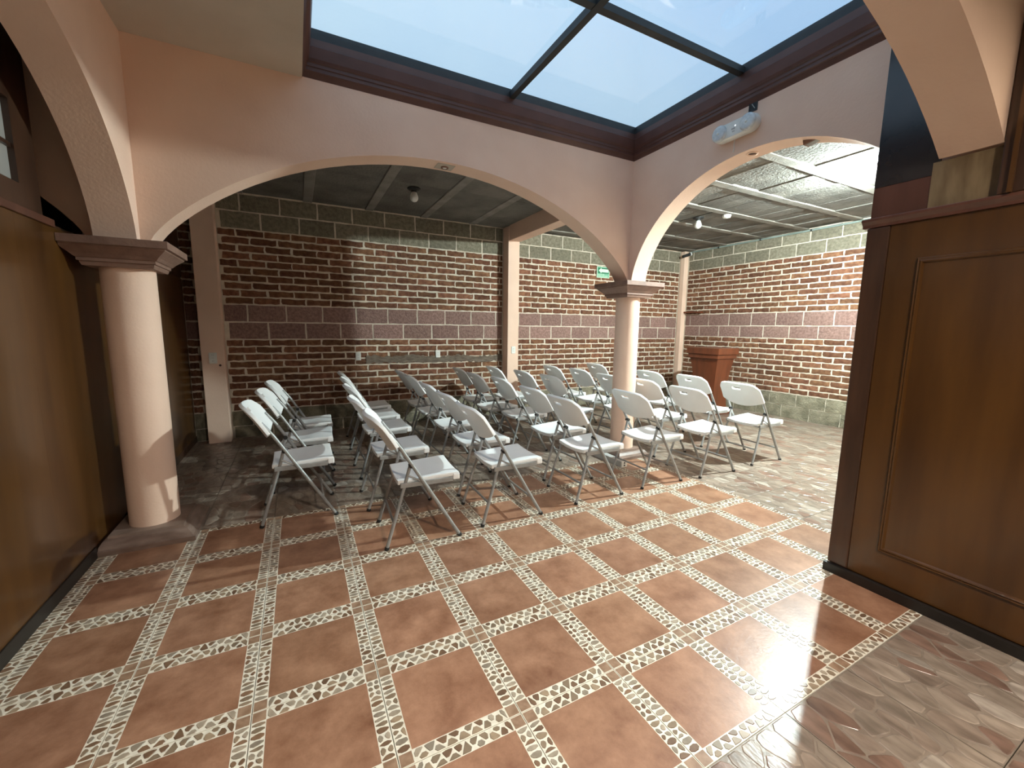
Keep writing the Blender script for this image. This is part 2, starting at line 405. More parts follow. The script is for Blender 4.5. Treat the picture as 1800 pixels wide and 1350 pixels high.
def masonry(wall, rows, segs, origin, rotz, cam_u, cam_w, nmax=300, ymap=None):
    """rows: (z0, z1, kind, module, phase); u runs along the wall; origin maps u=0; pieces proud of the mortar face"""
    rnd = random.Random(int(abs(rotz)*100)+3); items = []
    for z0, z1, kind, mod, ph in rows:
        gap = .0215 if kind == 'brick' else .008 if kind == 'base_block' else .017
        for sa, sb in segs:
            k = math.floor((sa-ph)/mod)
            while ph+k*mod < sb:
                a = max(sa+.004, ph+k*mod+gap/2); b = min(sb-.004, ph+(k+1)*mod-gap/2); k += 1
                if b-a < .035: continue
                j = rnd.uniform(-.006, .006) if kind == 'brick' else 0
                if a > sa+.01: a += j
                items.append((a, b, z0+gap/2, z1-gap/2, kind))
    bricks = [t for t in items if t[4] == 'brick']
    def score(t): return -((t[0]-cam_u)**2+cam_w**2)
    bricks.sort(key=score, reverse=True)
    rest = bricks[nmax:]; keep = bricks[:nmax]+[t for t in items if t[4] != 'brick']
    ca, sa_ = math.cos(rotz), math.sin(rotz)
    for a, b, z0, z1, kind in keep:
        u = (a+b)/2; L, H = (.28, .072) if kind == 'brick' else (.41, .20)
        me = rnd.choice(BM if kind == 'brick' else BLM[kind])
        out = rnd.uniform(.002, .007)
        loc = (origin[0]+ca*u+sa_*out, origin[1]+sa_*u-ca*out, (z0+z1)/2)
        o = link('brick' if kind == 'brick' else 'stone_block', me, wall, loc, rotz, ((b-a)/L, 1, (z1-z0)/H))
    if rest:
        mb = MB()
        for a, b, z0, z1, kind in rest:
            v = rnd.choice(BR); u = (a+b)/2; out = rnd.uniform(.002, .007); zc = (z0+z1)/2
            mb.add([(origin[0]+ca*(u+x*(b-a)/.28)+sa_*(out-y), origin[1]+sa_*(u+x*(b-a)/.28)-ca*(out-y), zc+z*(z1-z0)/.072) for x, y, z in v.v], v.f)
        stuff(build(mb, 'bricks', M['brick'], wall, fix=False))

PH = -1.15
rows = [(2.81, 3.02, 'grey_block', .429, .495), (2.60, 2.81, 'grey_block', .427, .271)]
z = 2.60
for k in range(10): rows.append((z-(k+1)*.0905, z-k*.0905, 'brick', .2975, -1.282 if k % 2 == 0 else -1.142))
rows += [(1.478, 1.695, 'purple_block', .430, .071), (1.26, 1.478, 'purple_block', .430, -.14)]
for k in range(10): rows.append((1.26-(k+1)*.0907, 1.26-k*.0907, 'brick', .2970, -1.282 if k % 2 == 0 else -1.15))
rows += [(.155, .353, 'base_block', .43, .05), (.0, .155, 'base_block', .43, .27)]
wall_back = struct(box('wall_back', (-3.3, 5.0, 0), (6.75, 5.2, 3.3), M['mortar']))
masonry(wall_back, rows, [(-1.85, -1.705), (-1.465, 2.34), (2.55, 6.395)], (0, 5.0), 0, -.68, 6.2)
# grey mortar smear where a cable channel was filled
rnd = random.Random(4); mb = MB(); N_ = 60; top = []; bot = []
for k in range(N_+1):
    x = .18+k*(2.34-.18)/N_; up = rnd.uniform(-.012, .02) + .012*math.sin(x*9)
    top.append((x, 4.985, 1.018-.03*(x-.2)/2+up)); bot.append((x, 4.985, 0.925-.022*(x-.2)/2+rnd.uniform(-.02, .012)))
mb.add(top+bot+[(x, 5.0, z) for x, y, z in top]+[(x, 5.0, z) for x, y, z in bot],
       [(N_+1+i, N_+2+i, i+1, i) for i in range(N_)] + [(i, i+1, 2*(N_+1)+i+1, 2*(N_+1)+i) for i in range(N_)] + [(3*(N_+1)+i, 3*(N_+1)+i+1, N_+2+i, N_+1+i) for i in range(N_)])
M['patch'] = mat('grey_patch', (.12, .090, .068), .95, col2=(.20, .16, .125), scale=12, stretch=(1, 1, 3), bump=.5, bscale=40)
build(mb, 'mortar_patch', M['patch'], wall_back)

# right wall: u = -(Y) so that object rotated -90deg has its face to -X
rowsR = [(2.83, 3.03, 'grey_block', .431, -4.341), (2.63, 2.83, 'grey_block', .431, -4.534)]
for k in range(10): rowsR.append((2.63-(k+1)*.0876, 2.63-k*.0876, 'brick', .2900, -2.713 if k % 2 == 0 else -2.86))
rowsR += [(1.526, 1.754, 'purple_block', .431, -3.891), (1.318, 1.526, 'purple_block', .431, -4.089)]
for k in range(10): rowsR.append((1.318-(k+1)*.0908, 1.318-k*.0908, 'brick', .2900, -2.70 if k % 2 else -2.85))
rowsR += [(.21, .41, 'base_block', .43, -2.582), (.0, .21, 'base_block', .43, -2.80)]
wall_right = struct(box('wall_right', (6.53, -1.4, 0), (6.75, 5.2, 3.3), M['mortar']))
masonry(wall_right, rowsR, [(-4.87, 1.0)], (6.53, 0), -PI/2, -1.5, 7.2)

# ------------------------------------------------------------------ other walls (plain, mostly unseen)
struct(box('wall_left_far', (-3.3, -4.6, 0), (-3.1, 5.0, 3.3), M['wood_dark']))
struct(box('wall_front', (-3.1, -4.6, 0), (2.3, -4.4, 3.3), M['wood_dark']))
struct(box('wall_front_right', (2.3, -1.4, 0), (6.53, -1.2, 3.3), M['paint']))

# ------------------------------------------------------------------ ARCHED BEAMS
def arch_curve(c, half, z0, crown, n=40, w=.3):
    R = (half*half+(crown-z0)**2)/(2*(crown-z0)); zc = crown-R; pts = []
    for k in range(n+1):
        t = -1+2*k/n; t = math.sin(t*PI/2)           # dense near the ends
        d = t*half; e = z0+(crown-z0)*math.sqrt(max(0, 1-t*t)); ci = zc+math.sqrt(R*R-d*d)
        pts.append((c+d, w*e+(1-w)*ci))
    return pts
def arch_beam(name, axis, u0, u1, w0, w1, curve, zspring, ztop, m=None, umin=None, umax=None):
    pts = [(u0, zspring), (curve[0][0], zspring)] + curve + [(curve[-1][0], zspring), (u1, zspring)]
    if umin is not None or umax is not None:
        pts = [p for p in pts if (umin is None or p[0] >= umin) and (umax is None or p[0] <= umax)]
    q = [pts[0]]
    for p in pts[1:]:
        if abs(p[0]-q[-1][0])+abs(p[1]-q[-1][1]) > 1e-5: q.append(p)
    pts = q; mb = MB(); n = len(pts)
    def P3(u, w, z): return (u, w, z) if axis == 'x' else (w, u, z)
    vs = [P3(u, w0, z) for u, z in pts] + [P3(u, w1, z) for u, z in pts] + [P3(u, w0, ztop) for u, z in pts] + [P3(u, w1, ztop) for u, z in pts]
    fs = []
    for i in range(n-1):
        if abs(pts[i+1][0]-pts[i][0]) > 1e-6:
            fs += [(i, i+1, 2*n+i+1, 2*n+i), (n+i+1, n+i, 3*n+i, 3*n+i+1), (2*n+i, 2*n+i+1, 3*n+i+1, 3*n+i)]
        fs.append((i+1, i, n+i, n+i+1))
    fs += [(0, 2*n, 3*n, n), (n-1, 2*n-1, 4*n-1, 3*n-1)]
    mb.add(vs, fs)
    me = mb.mesh(name, m or M['paint'], fix=False)
    bm = bmesh.new(); bm.from_mesh(me); bmesh.ops.remove_doubles(bm, verts=bm.verts, dist=1e-5); bmesh.ops.recalc_face_normals(bm, faces=bm.faces); bm.to_mesh(me); bm.free()
    me.polygons.foreach_set('use_smooth', [True]*len(me.polygons)); me.set_sharp_from_angle(angle=.5)
    return struct(link(name, me))
ZS, ZT = 1.94, 3.44
cA1 = arch_curve(.51, 1.985, ZS, 2.787)
arch_beam('wall_arcade_back', 'x', -1.72, 2.71, 2.26, 2.46, cA1, ZS, ZT)
arch_beam('wall_arcade_right', 'y', -.26, 2.26, 2.51, 2.71, arch_curve(1.0, 1.215, ZS, 2.832, w=.5), ZS, ZT)
arch_beam('wall_arcade_left', 'y', -.26, 2.26, -1.72, -1.52, arch_curve(1.0, 1.195, ZS, 2.79, w=.5), ZS, ZT)
arch_beam('wall_arcade_front', 'x', -1.72, 2.71, -.47, -.26, arch_curve(.51, 1.985, ZS, 2.787, w=0), ZS, ZT, umax=2.131)
arch_beam('wall_arcade_far_left', 'x', -3.1, -1.72, 2.26, 2.46, arch_curve(-3.75, 1.98, ZS, 2.787), ZS, ZT, umin=-3.1)

# ------------------------------------------------------------------ CEILING: gallery joists and panels, flat courtyard ceiling, roof
ceiling = struct(box('ceiling', (-3.3, 2.46, 3.06), (6.75, 5.2, 3.5), M['concrete']))
box('ceiling_slab', (2.71, -1.4, 3.06), (6.75, 2.46, 3.5), M['concrete'], ceiling)
box('ceiling_slab', (-1.52, -.26, 3.15), (-.553, 2.26, 3.46), M['cream_ceiling'], ceiling)
box('ceiling_slab', (-3.3, -4.6, 3.15), (2.71, -.47, 3.5), M['cream_ceiling'], ceiling)
box('ceiling_slab', (-3.1, -.47, 3.15), (-1.72, 2.46, 3.5), M['cream_ceiling'], ceiling)
jx = [-1.23+.76*k for k in range(5)]
for x in jx: box('joist', (x-.055, 2.46, 3.02), (x+.055, 5.0, 3.07), M['joist'], ceiling, bevel=.006, bevseg=1)
ed = [-1.85]+jx+[2.36]
for k in range(len(ed)-1):
    a, b = ed[k]+(.055 if k else 0), ed[k+1]-(.055 if k < len(ed)-2 else 0)
    for (y0, y1) in ((2.46, 3.66), (3.664, 5.0)): box('ceiling_panel', (a+.002, y0, 3.031+random.uniform(-.002, .003)), (b-.002, y1, 3.07), M['concrete'], ceiling)
jy = [-.75, -.1, .60, 1.30, 2.0, 2.70, 3.40, 4.10, 4.78]
for y in jy: box('joist', (2.71 if y < 2.46 else 2.56, y-.055, 3.02), (6.53, y+.055, 3.07), M['joist'], ceiling, bevel=.006, bevseg=1)
ey = [-1.2]+jy+[5.0]
rnd = random.Random(9)
for k in range(len(ey)-1):
    a, b = ey[k]+(.055 if k else 0), ey[k+1]-(.055 if k < len(ey)-2 else 0)
    x = 2.71 if b < 2.46 else 2.56
    while x < 6.52:
        w = .235; x1 = min(x+w, 6.53)
        box('ceiling_panel', (x+.003, a+.002, 3.030+rnd.uniform(-.006, .010)), (x1-.003, b-.002, 3.07), M['concrete'], ceiling); x = x1
# ceiling beam between the two bays, on the middle pilaster
tag(box('ceiling_beam', (2.36, 2.46, 2.80), (2.56, 4.80, 3.06), M['paint'], bevel=.004, bevseg=1), 'peach painted ceiling beam running from the arcade to the middle pilaster', 'beam')

# ------------------------------------------------------------------ SKYLIGHT
sky = struct(bpy.data.objects.new('window_1', None)); C.objects.link(sky)
sx0, sx1, sy0, sy1 = -.555, 2.51, -.26, 2.26
prof = [(0, 3.150), (.018, 3.185), (.026, 3.190), (.026, 3.212), (.034, 3.216), (.034, 3.236), (.044, 3.242), (.050, 3.26), (.060, 3.33), (.052, 3.336), (.050, 3.385), (0, 3.385)]
prof = [(d, z+.008) for d, z in prof]
def mould(side):
    mb = MB(); rs = []
    for end in (0, 1):
        r = []
        for d, z in prof:
            if side == 'y1': r.append((sx0+d if end == 0 else sx1-d, sy1-d, z))
            if side == 'y0': r.append((sx0+d if end == 0 else sx1-d, sy0+d, z))
            if side == 'x1': r.append((sx1-d, sy0+d if end == 0 else sy1-d, z))
            if side == 'x0': r.append((sx0+d, sy0+d if end == 0 else sy1-d, z))
        rs.append(r)
    mb.rings(rs); return build(mb, 'moulding', M['moulding'], sky)
for s_ in ('y1', 'y0', 'x1', 'x0'): mould(s_)
for a, b in (((sx0, sy0, 3.392), (sx0+.045, sy1, 3.46)), ((sx1-.045, sy0, 3.392), (sx1, sy1, 3.46)), ((sx0+.045, sy0, 3.392), (sx1-.045, sy0+.045, 3.46)), ((sx0+.045, sy1-.045, 3.392), (sx1-.045, sy1, 3.46))):
    box('curb', a, b, M['steel_dark'], sky)
mx_, my_ = 1.06, 1.08
box('mullion', (mx_-.024, sy0+.045, 3.385), (mx_+.024, sy1-.045, 3.435), M['steel_dark'], sky)
box('mullion', (sx0+.045, my_-.026, 3.390), (mx_-.024, my_+.026, 3.435), M['steel_dark'], sky)
box('mullion', (mx_+.024, my_-.026, 3.390), (sx1-.045, my_+.026, 3.435), M['steel_dark'], sky)
for xa, xb in ((sx0, mx_), (mx_, sx1)):
    for ya, yb in ((sy0, my_), (my_, sy1)): box('pane', (xa+.002, ya+.002, 3.436), (xb-.002, yb-.002, 3.442), M['glass'], sky)

# ------------------------------------------------------------------ COLUMNS, PILASTERS
def sq(cx, cy, h, z, xmin=None):
    p = [(cx-h, cy-h, z), (cx+h, cy-h, z), (cx+h, cy+h, z), (cx-h, cy+h, z)]
    return [(max(x, xmin), y, zz) for x, y, zz in p] if xmin is not None else p
def column(cx, cy, r, hp, label, xmin=None):
    t = thing('column', label, 'column', (cx, cy, 0)); xm = None if xmin is None else xmin-cx
    mb = MB(); mb.lathe([(r, .095), (r, 1.79)], n=56); build(mb, 'shaft', M['paint'], t, smooth=True)
    mb = MB()
    lv = [(.165, 1.782), (.172, 1.80), (.172, 1.806), (.182, 1.808), (.182, 1.826), (.190, 1.83), (.205, 1.848), (.232, 1.872), (.248, 1.886), (.248, 1.893), (.265, 1.897), (.265, 1.94)]
    mb.rings([sq(0, 0, h, z, xm) for h, z in lv]); build(mb, 'capital', M['stone_paint'], t)
    mb = MB(); k = hp/.265
    lv = [(.265, 0), (.265, .030), (.250, .034), (.240, .05), (.215, .074), (.198, .080), (.192, .097)]
    mb.rings([sq(0, 0, h*k, z, xm) for h, z in lv]); build(mb, 'plinth', M['plinth'], t)
    return t
column(-1.62, 2.36, .137, .265, 'peach round column with square brown capital beside the left wooden partition', XL+.002)
column(2.612, 2.362, .129, .225, 'peach round column standing among the white chairs between the two big arches')

def pilaster(x0, x1, y0, y1, ztop, label):
    return tag(box('pilaster', (x0, y0, 0), (x1, y1, ztop), M['paint'], bevel=.004, bevseg=1), label, 'pilaster')
pilaster(-1.70, -1.47, 4.82, 4.985, 3.02, 'flat peach pilaster on the brick wall nearest the left partition')
pilaster(2.345, 2.545, 4.80, 4.985, 3.02, 'flat peach pilaster in the middle of the brick back wall')
pilaster(6.40, 6.515, 4.88, 4.985, 3.02, 'narrow peach pilaster in the far corner of the brick walls')

# ------------------------------------------------------------------ LEFT PARTITION
wl = struct(box('wall_left', (-1.895, -4.4, 0), (-1.862, 5.0, 1.985), M['wood_dark']))
for k in range(8):
    y0 = -4.38+k*1.22; y1 = min(y0+1.2195, 5.0-.003)
    if y1 > y0+.05: box('panel', (-1.862, y0, .075), (-1.85, y1, 1.965), M['wood'], wl)
box('rail', (-1.862, -4.4, 1.965), (-1.838, 2.09, 2.005), M['wood_red'], wl, bevel=.004)
struct(box('baseboard_left', (-1.862, -4.4, 0), (-1.843, 2.09, .075), M['black_base'], bevel=.004))
struct(box('baseboard_left', (-1.862, 2.63, 0), (-1.843, 5.0, .075), M['wood_dark'], bevel=.004))
box('upper_panel', (-1.895, 2.46, 1.986), (-1.85, 5.0, 3.06), M['wood_dark'], wl)
# dark framed window above the partition
w2 = struct(box('window_2', (-1.90, 1.80, 2.006), (-1.845, 1.985, 3.15), M['wood_dark']))
box('frame', (-1.90, -.9, 2.006), (-1.845, 1.80, 2.115), M['wood_dark'], w2)
box('frame', (-1.90, -.9, 2.50), (-1.845, 1.80, 3.15), M['wood_dark'], w2)
for k in range(4):
    ya = 1.80-k*.66
    if k: box('frame', (-1.90, ya, 2.115), (-1.845, ya+.10, 2.50), M['wood_dark'], w2)
    box('muntin', (-1.885, ya-.56, 2.278), (-1.855, ya, 2.298), M['wood_dark'], w2)
    for zz in ((2.115, 2.278), (2.298, 2.50)):
        box('pane', (-1.876, ya-.56, zz[0]), (-1.870, ya, zz[1]), M['milk'], w2)
box('frame', (-1.90, -.9, 2.115), (-1.845, -.84, 2.50), M['wood_dark'], w2)

# ------------------------------------------------------------------ RIGHT PARTITION (wood panelling beside the camera)
wr = struct(box('wall_right_partition', (2.145, -4.4, 0), (2.20, -.004, 2.0), M['wood_dark']))
box('end_trim', (2.125, -.10, .058), (2.205, 0.0, 1.997), M['wood_dark'], wr, bevel=.006)
box('panel', (2.132, -4.4, .058), (2.146, -.102, 1.997), M['wood'], wr)
def frame_mould(y0, y1, z0, z1):
    mb = MB(); w = .030
    pr_ = [(0, 0.0), (.006, .010), (.012, .007), (.018, .012), (.024, .010), (w, 0.0)]
    def ring(y, z, dy, dz): return [(2.132-h, y+dy*d, z+dz*d) for d, h in pr_]
    cs = [ring(y1, z0, -1, 1), ring(y1, z1, -1, -1), ring(y0, z1, 1, -1), ring(y0, z0, 1, 1)]
    for i in range(4): 
        a, b = cs[i], cs[(i+1) % 4]
        for k in range(len(pr_)-1): mb.add([a[k], a[k+1], b[k+1], b[k]], [(0, 1, 2, 3)])
    build(mb, 'panel_moulding', M['wood'], wr, fix=True)
frame_mould(-1.35, -.225, .235, 1.815)
frame_mould(-2.95, -1.80, .235, 1.815)
struct(box('baseboard_right', (2.105, -4.4, 0), (2.131, .012, .056), M['black_base'], bevel=.004))
mb = MB()
for y0, y1 in ((-4.4, .02),):
    pr2 = [(2.10, 2.03), (2.10, 2.045), (2.22, 2.045), (2.22, 1.998), (2.118, 1.998), (2.118, 2.012)]
    mb.rings([[(x, y0, z) for x, z in pr2], [(x, y1, z) for x, z in pr2]])
struct(build(mb, 'trim_1', M['wood_red'], bevel=.003))
# above the cornice: reddish board, glossy dark board, worn wood under the arch foot, window frame
box('upper_board', (2.135, -.235, 2.046), (2.20, -.006, 2.205), M['wood_red'], wr)
M['gloss_dark'] = mat('glossy_dark_board', (.020, .020, .024), .16, col2=(.030, .030, .034), scale=3, spec=.8)
box('upper_board', (2.133, -.259, 2.206), (2.20, -.006, 3.15), M['gloss_dark'], wr)
box('arch_block', (2.131, -.50, 2.046), (2.20, -.236, 2.262), M['wood_pale'], wr)
box('upper_board', (2.145, -.47, 2.264), (2.20, -.26, 3.15), M['paint'], wr)
w3 = struct(box('window_3', (2.10, -.556, 2.046), (2.20, -.472, 3.15), M['wood_dark'], bevel=.006))
box('frame', (2.085, -.520, 2.046), (2.10, -.505, 3.15), M['wood'], w3)
box('frame', (2.11, -1.6, 2.046), (2.19, -.557, 2.10), M['wood_dark'], w3)
box('frame', (2.11, -1.6, 2.62), (2.19, -.557, 3.15), M['wood_dark'], w3)
box('frame', (2.11, -1.66, 2.046), (2.19, -1.6, 3.15), M['wood_dark'], w3)
M['lit_pane'] = emit_mat('lit_window', (1, .86, .6), 1.1)
box('pane', (2.145, -1.6, 2.10), (2.15, -.557, 2.62), M['lit_pane'], w3)
box('upper_board', (2.14, -4.4, 2.046), (2.20, -1.661, 3.15), M['wood_dark'], wr)
# return face of the partition around the hidden corner column
box('return_panel', (2.206, -.05, .0), (2.80, -.0, 3.06), M['wood_dark'], wr)

# ------------------------------------------------------------------ FOLDING CHAIRS
def line_x(z): return .497 - z*(.387/.66)
def tube_part(name, pts, r, m, parent, n=8): mb = MB(); mb.tube(pts, r, n); return build(mb, name, m, parent, smooth=True, fix=False)
def make_chair():
    t = thing('folding_chair', '', 'chair')
    # backrest: curved shell with a grip slot
    us = [-.235, -.222, -.19, -.15, -.10, -.058, -.048, 0, .048, .058, .10, .15, .19, .222, .235]; nv = 9
    vv = [0, .07, .2, .36, .52, .66, .72, .83, .94, 1.0]
    bm = bmesh.new(); g = []
    for v in vv:
        row = []
        for u in us:
            q = abs(u)/.235
            zb = .632+.055*q**2; zt = .886-.012*q**2-.055*max(0, (q-.70)/.30)**2.2
            z = zb+(zt-zb)*v
            x = line_x(z) - .050*(1-q*q) - .22*max(0, z-.74)**1.5
            row.append(bm.verts.new((x, u*(1-.04*v), z)))
        g.append(row)
    for j in range(len(vv)-1):
        for i in range(len(us)-1):
            if 6 <= i <= 7 and j == 6: continue
            bm.faces.new((g[j][i], g[j][i+1], g[j+1][i+1], g[j+1][i]))
    bmesh.ops.recalc_face_normals(bm, faces=bm.faces)
    bmesh.ops.solidify(bm, geom=list(bm.faces), thickness=.024)
    es = [e for e in bm.edges if len(e.link_faces) == 2 and e.calc_face_angle(0) > 1.0]
    bmesh.ops.bevel(bm, geom=es, offset=.0075, segments=2, affect='EDGES', profile=.6, clamp_overlap=True)
    bmesh.ops.recalc_face_normals(bm, faces=bm.faces)
    me = bpy.data.meshes.new('backrest'); bm.to_mesh(me); bm.free(); me.materials.append(M['plastic'])
    me.polygons.foreach_set('use_smooth', [True]*len(me.polygons)); me.set_sharp_from_angle(angle=.9); link('backrest', me, t)
    # seat: saddle top with skirt
    xs = [.085, .105, .15, .22, .30, .38, .44, .475, .495]; ys = [-.205, -.195, -.15, -.075, 0, .075, .15, .195, .205]
    bm = bmesh.new(); g = []
    for x in xs:
        row = []
        for y in ys:
            q = abs(y)/.205; s = (x-.085)/.41
            z = .432+.020*s+.012*q*q - .016*math.exp(-((x-.2)/.09)**2)*(1-q*q) + (.010*math.exp(-((x-.40)/.05)**2)*(1-q)) - .02*max(0, s-.88)
            w = 1 - .10*(1-s)
            row.append(bm.verts.new((x, y*w, z)))
        g.append(row)
    for j in range(len(xs)-1):
        for i in range(len(ys)-1): bm.faces.new((g[j][i], g[j+1][i], g[j+1][i+1], g[j][i+1]))
    bmesh.ops.recalc_face_normals(bm, faces=bm.faces)
    top = list(bm.faces); r = bmesh.ops.extrude_face_region(bm, geom=top)
    for v in [e for e in r['geom'] if isinstance(e, bmesh.types.BMVert)]: v.co.z -= .030
    bmesh.ops.recalc_face_normals(bm, faces=bm.faces)
    es = [e for e in bm.edges if len(e.link_faces) == 2 and e.calc_face_angle(0) > 1.0]
    bmesh.ops.bevel(bm, geom=es, offset=.008, segments=2, affect='EDGES', profile=.6, clamp_overlap=True)
    me = bpy.data.meshes.new('seat'); bm.to_mesh(me); bm.free(); me.materials.append(M['plastic'])
    me.polygons.foreach_set('use_smooth', [True]*len(me.polygons)); me.set_sharp_from_angle(angle=.9); link('seat', me, t)
    for s in (-1, 1):
        box('front_corner', (.452, min(.190*s, .208*s), .408), (.498, max(.190*s, .208*s), .452), M['plastic'], t, bevel=.007)
        y = .2125*s
        l = tube_part('leg', [(.490, y, .012), (line_x(.66), y, .66), (line_x(.70)-.004, y*.985, .70), (line_x(.76)-.012, y*.95, .76)], .0125, M['frame'], t, 10)
        tube_part('foot_cap', [(.497, y, 0), (.487, y, .018)], .0155, M['black'], l)
        y = .190*s
        pts = [(0.003, .2125*s, .012), (.08, .205*s, .26), (.135, y, .43), (.166, y*1.04, .545)]
        l = tube_part('leg', pts, .0115, M['frame'], t, 10)
        tube_part('foot_cap', [(0, .2125*s, 0), (.006, .2125*s, .018)], .0150, M['black'], l)
        tube_part('pivot', [(.170, .185*s, .545), (.170, .222*s, .545)], .016, M['black'], l)
        tube_part('brace', [(.150, .203*s, .478), (.252, .212*s, .422)], .0065, M['frame'], t)
        box('seat_rail', (.10, min(.189*s, .207*s), .398), (.452, max(.189*s, .207*s), .430), M['frame'], t, bevel=.004)
    tube_part('crossbar', [(line_x(.15), -.21, .15), (line_x(.15), .21, .15)], .0085, M['frame'], t)
    tube_part('crossbar', [(.052, -.205, .17), (.052, .205, .17)], .0085, M['frame'], t)
    tube_part('crossbar', [(.128, -.19, .405), (.128, .19, .405)], .0085, M['frame'], t)
    return t
chair0 = make_chair()
lines = [
    ('in the leftmost line, by the left partition', [(-.973, 2.305, 0), (-.925, 2.965, -.05), (-.89, 3.56, -.03)]),
    ('in the second line from the left', [(-.222, 1.61, -.05), (-.25, 2.26, 0), (-.215, 3.01, .02), (-.19, 3.63, 0), (-.165, 4.26, 0)]),
    ('in the third line from the left', [(.455, 1.63, -.02), (.484, 2.23, 0), (.505, 2.90, 0), (.52, 3.65, 0), (.53, 4.22, 0)]),
    ('in the fourth, middle line', [(1.294, 1.645, 0), (1.33, 2.215, .02), (1.39, 3.04, 0), (1.30, 3.60, 0), (1.34, 4.24, 0)]),
    ('in the fifth line, left of the middle column', [(2.04, 1.655, -.02), (2.06, 3.03, 0), (2.0, 3.62, 0), (1.88, 4.28, 0)]),
    ('in the sixth line, level with the middle column', [(2.76, 1.61, -.03), (2.86, 2.30, -.02), (2.80, 2.84, 0), (2.87, 3.54, 0), (2.78, 4.12, 0)]),
    ('in the last line on the right', [(3.595, 1.625, -.02), (3.71, 2.345, -.02), (3.63, 2.97, 0), (3.67, 4.17, 0)])]
ordn = ['nearest', 'second', 'third', 'fourth', 'fifth']
first = True
for lab, ch in lines:
    for k, (x, y, a) in enumerate(ch):
        c = chair0 if first else copy_tree(chair0); first = False
        c.location = (x, y, .002); c.rotation_euler = (0, 0, a)
        o_ = 'farthest' if k == len(ch)-1 else ordn[k]
        tag(c, 'white folding chair, %s %s' % (o_, lab), 'chair', 'white folding chairs set out in lines')

# ------------------------------------------------------------------ PODIUM
pd = thing('podium', 'reddish brown wooden podium with flared top standing before the right brick wall', 'podium', (5.76, 3.615, 0))
def rect(hx, hy, z): return [(-hx, -hy, z), (hx, -hy, z), (hx, hy, z), (-hx, hy, z)]
mb = MB(); mb.rings([rect(.23, .27, 0.002), rect(.23, .27, .09), rect(.20, .235, .115)]); build(mb, 'foot', M['podium'], pd, bevel=.004)
lv = []
for k in range(13):
    t_ = k/12; z = .115+t_*.845; f = .16+.010*(1-t_)+.075*t_**2.2 + .02*(1-t_)**4
    lv.append(rect(f*.92, f*1.17, z))
mb = MB(); mb.rings(lv); build(mb, 'body', M['podium'], pd, smooth=True)
mb = MB(); mb.rings([rect(.232, .280, .96), rect(.245, .296, .966), rect(.245, .296, 1.03)]); build(mb, 'cornice', M['podium'], pd, bevel=.003)
mb = MB(); mb.rings([rect(.250, .305, 1.03), rect(.262, .318, 1.036), rect(.262, .318, 1.135), rect(.25, .306, 1.142)]); build(mb, 'desk_top', M['podium'], pd, bevel=.003)

# ------------------------------------------------------------------ LAMPS
def bulb(x, y, lit, label, r=.048, zc=3.026, on='bulb_on'):
    t = thing('ceiling_bulb', label, 'lamp', (x, y, zc))
    mb = MB(); mb.lathe([(.075, 0), (.075, -.008), (.055, -.022), (.032, -.026), (.030, -.042)], n=24); build(mb, 'socket', M['black'] if not lit else M['white'], t, smooth=True)
    e0 = .30                                                            # dome starts a little above its equator
    mb = MB(); mb.lathe([(.026, -.040), (.034, -.052), (r*math.cos(e0)+.001, -.100+r*math.sin(e0)), (r*math.cos(e0)-.002, -.101+r*math.sin(e0))], n=28); build(mb, 'collar', M['white'], t, smooth=True)
    pr_ = [(r*math.cos(e0-k*(e0+PI/2)/12), -.101+r*math.sin(e0-k*(e0+PI/2)/12)) for k in range(12)] + [(.003, -.101-r)]
    mb = MB(); mb.lathe(pr_, n=28); build(mb, 'globe', M[on] if lit else M['white'], t, smooth=True)
    return t
bulb(4.36, .88, True, 'lit bare bulb on the right gallery ceiling, glowing cold white behind the panel edge')
bulb(.61, 3.80, False, 'unlit white bulb with black socket on the ceiling behind the big arch')
bulb(4.49, 3.05, False, 'small unlit bulb with black socket on the right gallery ceiling')
t = thing('smoke_detector', 'small round white smoke detector on the ceiling beside the small unlit bulb', 'detector', (4.69, 2.75, 3.02))
mb = MB(); mb.lathe([(.055, 0), (.055, -.018), (.046, -.034), (.02, -.038)], n=28); build(mb, 'body', M['white'], t, smooth=True)
mb = MB(); mb.lathe([(.022, -.036), (.022, -.042)], n=20); build(mb, 'vent', M['grey_fit'], t)
# ceiling lamp of the room behind the camera
t = thing('downlight', 'round lit warm white downlight in the ceiling of the room behind the viewer', 'lamp', (.42, -2.35, 3.149))
mb = MB(); mb.lathe([(.135, 0), (.135, -.034), (.130, -.038), (.114, -.038), (.112, -.034), (.112, -.004)], n=32); build(mb, 'ring', M['black'], t, smooth=True)
mb = MB(); mb.lathe([(.110, -.0045), (.108, -.006)], n=32); build(mb, 'diffuser', M['warm_bulb'], t)

# spotlights in the arch soffits
t = thing('recessed_spotlight', 'small round spotlight on a pale plate under the crown of the big back arch', 'spotlight', (.505, 2.36, 2.786))
box('plate', (-.075, -.06, -.006), (.075, .06, .004), M['cream_ceiling'], t, bevel=.002)
mb = MB(); mb.lathe([(.032, -.006), (.032, -.014), (.024, -.016), (.021, -.007)], n=24); build(mb, 'ring', M['stone_paint'], t, smooth=True)
mb = MB(); mb.lathe([(.02, -.007), (.014, -.015)], n=20); build(mb, 'lamp', M['white'], t, smooth=True)
t = thing('recessed_spotlight', 'small dark spotlight hole under the crown of the right arch below the emergency light', 'spotlight', (2.60, 1.03, 2.832))
mb = MB(); mb.lathe([(.045, .0), (.045, -.006), (.034, -.008), (.032, -.001)], n=24); build(mb, 'ring', M['paint'], t, smooth=True)
mb = MB(); mb.lathe([(.031, -.001), (.02, -.003)], n=20); build(mb, 'lamp', M['wood_dark'], t, smooth=True)

